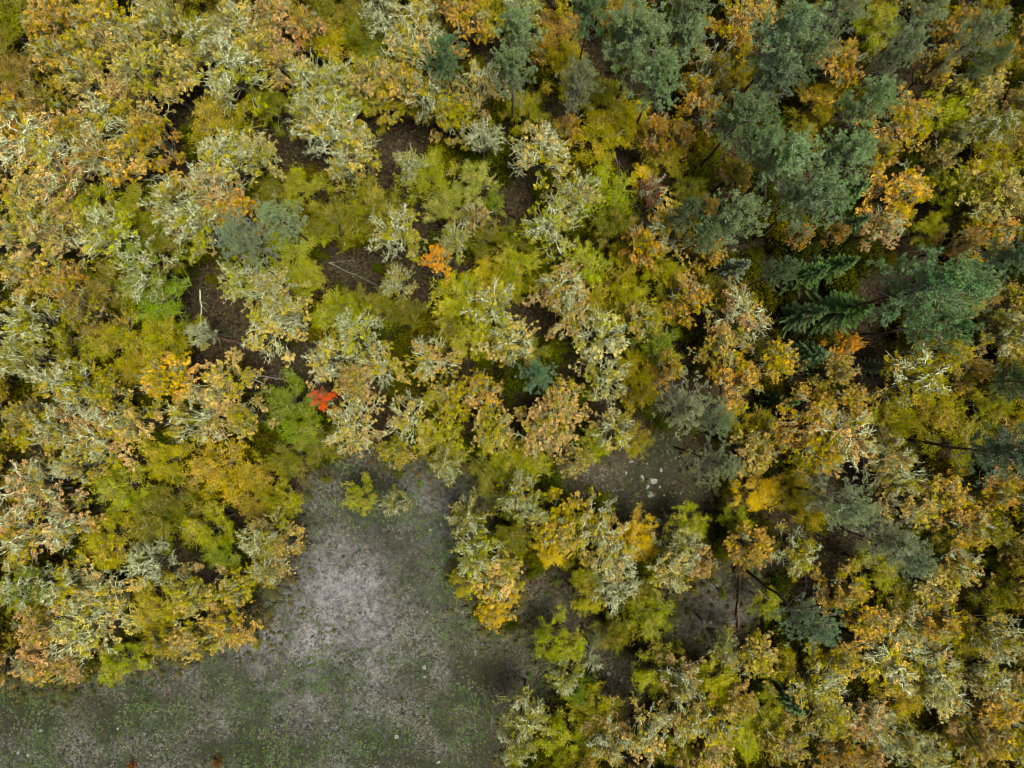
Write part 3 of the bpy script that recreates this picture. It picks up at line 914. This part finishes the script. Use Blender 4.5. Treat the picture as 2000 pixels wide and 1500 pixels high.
def blades(name, n_t, per, green, label):
    r = np.random.default_rng(len(name))
    px, py = r.uniform(0, 1500, n_t), r.uniform(820, 1560, n_t)
    dd = poly_dist(px, py, CLEAR)
    for p_ in PATCH[:3]:
        dd = np.maximum(dd, poly_dist(px, py, p_))
    k_ = dd > -15
    if green:
        k_ &= (poly_dist(px, py, CLEAR) > -15) | (r.uniform(0, 1, n_t) < .25)
        k_ &= (np.sin(px * .031 + 1.5 * np.sin(py * .021)) + np.sin(py * .043 + px * .012)) > -.2 + r.normal(0, .9, n_t)
        k_ &= np.hypot((px - 680) / 150, (py - 1130) / 130) > r.uniform(.4, 1.1, n_t)
    px, py = px[k_], py[k_]
    x, y = (px - 1000) * CAM_H / FPX, (750 - py) * CAM_H / FPX
    mo = np.clip((fbm(x, y, 3.2, 21) - .26) / .36, 0, 1)
    k_ = r.uniform(0, 1, len(x)) < (.15 + .85 * mo if green else 1.05 - .85 * mo)
    x, y = x[k_], y[k_]
    n = len(x)
    fine = fbm(x, y, 1.1, 44)
    C = np.repeat(np.stack([x, y, waves(x, y)], 1), per, 0) + r.normal(0, .05, (n * per, 3)) * np.array([1, 1, 0])
    a = r.uniform(0, 6.28, n * per)
    D = np.stack([np.cos(a), np.sin(a), r.uniform(.15, .9, n * per)], 1)
    L = r.uniform(.07, .16, n * per) * (1.0 if green else 1.15)
    Sd = np.stack([-np.sin(a), np.cos(a), 0 * a], 1) * (r.uniform(.025, .05, n * per) if green else r.uniform(.008, .018, n * per))[:, None]
    V = np.stack([C - Sd, C + Sd, C + unit(D) * L[:, None]], 1).reshape(-1, 3)
    t = np.repeat(np.clip((fine - .25) * .9, 0, .45) if green else np.clip(.5 + (fine - .3) * 1.2 + r.uniform(-.15, .15, n), .45, 1), per) + r.normal(0, .04, n * per)
    me = mesh_from(name, V, np.arange(len(V)).reshape(-1, 3), M['grass'], {'tint': np.repeat(np.clip(t, 0, 1), 3)})
    o = bpy.data.objects.new(name, me); COL.objects.link(o)
    o['kind'] = 'stuff'; o['label'] = label


blades('green_grass', 52000, 8, True, 'short green tufts scattered over the grey clearing')
blades('dry_grass', 30000, 7, False, 'dry grey straw covering the clearing')

# low plants thickening towards the trees
n_ = 6500
qx, qy = rng.uniform(-60, 1480, n_), rng.uniform(820, 1560, n_)
dd = poly_dist(qx, qy, CLEAR)
for p_ in PATCH[:3]:
    dd = np.maximum(dd, poly_dist(qx, qy, p_))
xw, yw = (qx - 1000) * CAM_H / FPX, (750 - qy) * CAM_H / FPX
ok = (dd > -40) & (rng.uniform(0, 1, n_) < np.clip(.95 - dd / 75, .03, 1) * np.clip((fbm(xw, yw, 4, 31) - .3) * 3, 0.05, 1))
xw, yw, dd = xw[ok], yw[ok], dd[ok]
scatter('low_plants', np.stack([xw, yw, waves(xw, yw)], 1), rng.uniform(0, 6.28, len(xw)), rng.uniform(.08, .30, len(xw)) + np.clip(.55 - dd / 70, 0, .6) * rng.uniform(0, 1, len(xw)) ** 1.5, [[foli]],
        'small green and brown plants thickening towards the clearing edge', M['plants'])

# fallen leaves
n_ = 30000
lx, ly = rng.uniform(-50, 50, n_), rng.uniform(-38, 38, n_)
ang = rng.uniform(0, 6.28, n_)
me = leaves_mesh('fallen_leaves', M['leaf'], np.stack([lx, ly, waves(lx, ly) + .03], 1), np.stack([np.cos(ang), np.sin(ang), 0 * ang], 1),
                 np.array([0, 0, 1.0]) + rng.normal(0, .3, (n_, 3)), rng.uniform(.08, .15, n_), rng.uniform(.05, .09, n_), rng.uniform(0, 1, n_), rng.uniform(0, 1, n_))
o = bpy.data.objects.new('fallen_leaves', me); o.color = srgb(84, 66, 44); COL.objects.link(o)
o['kind'] = 'stuff'; o['label'] = 'brown fallen leaves lying on the forest floor'

# ------------------------------------------------------------------ rocks
ROCKS = [(1276, 940, 9, 'largest pale boulder in the small grassy patch'), (1253, 934, 6, 'pale boulder just left of the largest boulder'),
         (1265, 951, 4, 'small pale stone touching the lower left of the largest boulder'), (1291, 918, 4, 'small pale stone at the upper right of the boulder group'),
         (1271, 966, 7, 'pale boulder at the bottom of the boulder group'), (1297, 967, 3, 'small stone right of the bottom boulder'),
         (1289, 951, 3, 'small stone below right of the largest boulder'), (1287, 1019, 6, 'pale boulder alone below the boulder group'),
         (1277, 1040, 2.5, 'little stone beneath the alone-standing lower boulder'), (1233, 901, 4, 'mossy stone at the top of the boulder patch'),
         (1264, 906, 3, 'little stone above the largest boulder'), (1223, 923, 2.5, 'little stone left of the boulder group'),
         (1237, 1302, 5, 'topmost pale rock in the lower grassy strip'), (1190, 1316, 4, 'leftmost pale rock in the lower grassy strip'),
         (1213, 1328, 5, 'middle pale rock in the lower grassy strip'), (1215, 1376, 4, 'lowest pale rock in the lower grassy strip'),
         (1387, 1214, 4, 'pale rock on the grey patch below the lime green sapling'), (829, 1303, 5, 'long pale stone in the lower clearing'),
         (829, 1322, 3, 'small stone right below the long pale stone'), (872, 1313, 2.5, 'small white stone right of the long pale stone'),
         (807, 1192, 3, 'pale stone on the right part of the clearing'), (834, 1195, 2.6, 'small stone left of the golden-tipped oak clump'),
         (774, 1440, 5, 'pale stone low in the clearing near the bottom'), (856, 1490, 5, 'pale stone at the bottom edge of the clearing'),
         (834, 1412, 3, 'pale stone just above the low clearing stone'), (931, 1429, 2.6, 'small stone at the lower right of the clearing'),
         (230, 1423, 4, 'cream stone on the lower left grass'), (80, 1427, 4, 'grey stone left on the lower left grass'),
         (33, 1472, 3.5, 'grey stone close to the lower left corner'), (52, 1477, 3.5, 'cream stone close to the lower left corner'),
         (654, 1151, 3, 'white stone on the pale bare patch'), (686, 1145, 2.2, 'tiny white stone right on the pale bare patch'),
         (840, 1035, 4, 'pale rock near the top right of the clearing'), (862, 1025, 3, 'small pale rock beside the top right clearing rock'),
         (797, 983, 3.5, 'pale stone near the top of the clearing'), (630, 1240, 2, 'tiny white stone left of the clearing middle')]
rock_meshes = []
for s_ in range(5):
    import bmesh
    bm = bmesh.new(); bmesh.ops.create_icosphere(bm, subdivisions=3, radius=1)
    r = np.random.default_rng(900 + s_)
    K = unit(r.normal(0, 1, (9, 3))); off = r.uniform(.45, .9, 9)
    for v in bm.verts:
        p_ = np.array(v.co)
        for q_ in range(9):
            d_ = p_ @ K[q_] - off[q_]
            if d_ > 0:
                p_ = p_ - K[q_] * d_ * .9
        p_ = p_ * (1 + .05 * math.sin(7 * p_[0] + 5 * p_[1]) + r.uniform(-.02, .02))
        v.co = p_
    me = bpy.data.meshes.new('rock'); bm.to_mesh(me); bm.free(); me.materials.append(M['rock']); rock_meshes.append(me)
for i_, (x, y, r_, lab) in enumerate(ROCKS):
    o = bpy.data.objects.new('rock', rock_meshes[i_ % 5])
    X_, Y_ = at(x, y)
    s_ = r_ * CAM_H / FPX * (1.2 if x > 1100 else .95)
    o.location = (X_, Y_, float(waves(X_, Y_)) + s_ * .02)
    o.scale = (s_, s_ * random.uniform(.65, .95), s_ * .55); o.rotation_euler = (0, 0, random.uniform(0, 6.28))
    o['label'] = lab; o['category'] = 'rock'; o['group'] = 'pale rocks lying in the grass'
    COL.objects.link(o)

# ------------------------------------------------------------------ fallen logs
LOGS = [(640, 512, 738, 558, .07, 'bark', 'pale fallen trunk slanting through the gap below the blue-green pine'),
        (640, 513, 690, 510, .05, 'bark', 'short fallen branch beside the pale slanting trunk'),
        (391, 566, 395, 640, .07, 'lichen', 'pale upright-lying pole in the shaded brown hollow'),
        (395, 648, 545, 692, .12, 'pine_bark', 'long dark fallen trunk crossing the shaded hollow'),
        (480, 730, 560, 742, .08, 'dead', 'fallen trunk at the lower end of the shaded hollow'),
        (1200, 298, 1211, 345, .06, 'dead', 'thin pale fallen stem in the right-hand brown gap'),
        (1752, 298, 1815, 332, .10, 'dead', 'grey fallen trunk between amber oaks near the right edge'),
        (1443, 1118, 1438, 1245, .14, 'pine_bark', 'dark fallen trunk lying up and down beside the lime green sapling'),
        (1800, 500, 1850, 484, .08, 'dead', 'pale fallen branch above the broad dark pine'),
        (1473, 1350, 1470, 1410, .12, 'pine_bark', 'dark fallen trunk between the yellow green trees near the bottom'),
        (1572, 1118, 1574, 1145, .05, 'dead', 'thin pale stem lying in the gap below the long grey pine'),
        (1546, 1285, 1541, 1340, .06, 'dead', 'thin pale stem below the round blue-grey pine')]
for x0, y0, x1, y1, rad, m_, lab in LOGS:
    r = np.random.default_rng(x0 * 3 + y0)
    a = np.array([*at(x0, y0), 0.0]); b_ = np.array([*at(x1, y1), 0.0])
    root = bpy.data.objects.new('fallen_log', None)
    root.location = (a[0], a[1], float(waves(a[0], a[1]))); root['label'] = lab; root['category'] = 'log'
    root['group'] = 'fallen trunks on the forest floor'
    COL.objects.link(root)
    P = bent(a, b_, 8, .05, r)
    P[:, 2] = [float(waves(p_[0], p_[1])) + rad * .8 + .12 * (i_ / 7) for i_, p_ in enumerate(P)]
    T, B = Tubes(), Tubes()
    T.add(P - np.array(root.location), np.linspace(rad, rad * .55, 8), 8)
    # closed ends
    T.add(np.stack([P[0], P[0] + (P[0] - P[1]) * .02]) - np.array(root.location), np.array([rad, .002]), 8)
    for q_ in range(9):
        c_ = P[r.integers(2, 8)] - np.array(root.location)
        d_ = unit(unit(b_ - a) * .5 + r.normal(0, .8, 3) * np.array([1, 1, .3]) + np.array([0, 0, .25]))
        B.add(bent(c_, c_ + d_ * r.uniform(.5, 1.3), 4, .05, r), np.linspace(.03, .008, 4) * (rad / .1) ** .5, 4)
    for n_, tb in (('trunk', T), ('dead_branches', B)):
        o = bpy.data.objects.new(n_, tb.mesh(n_, M[m_])); o.parent = root; COL.objects.link(o)
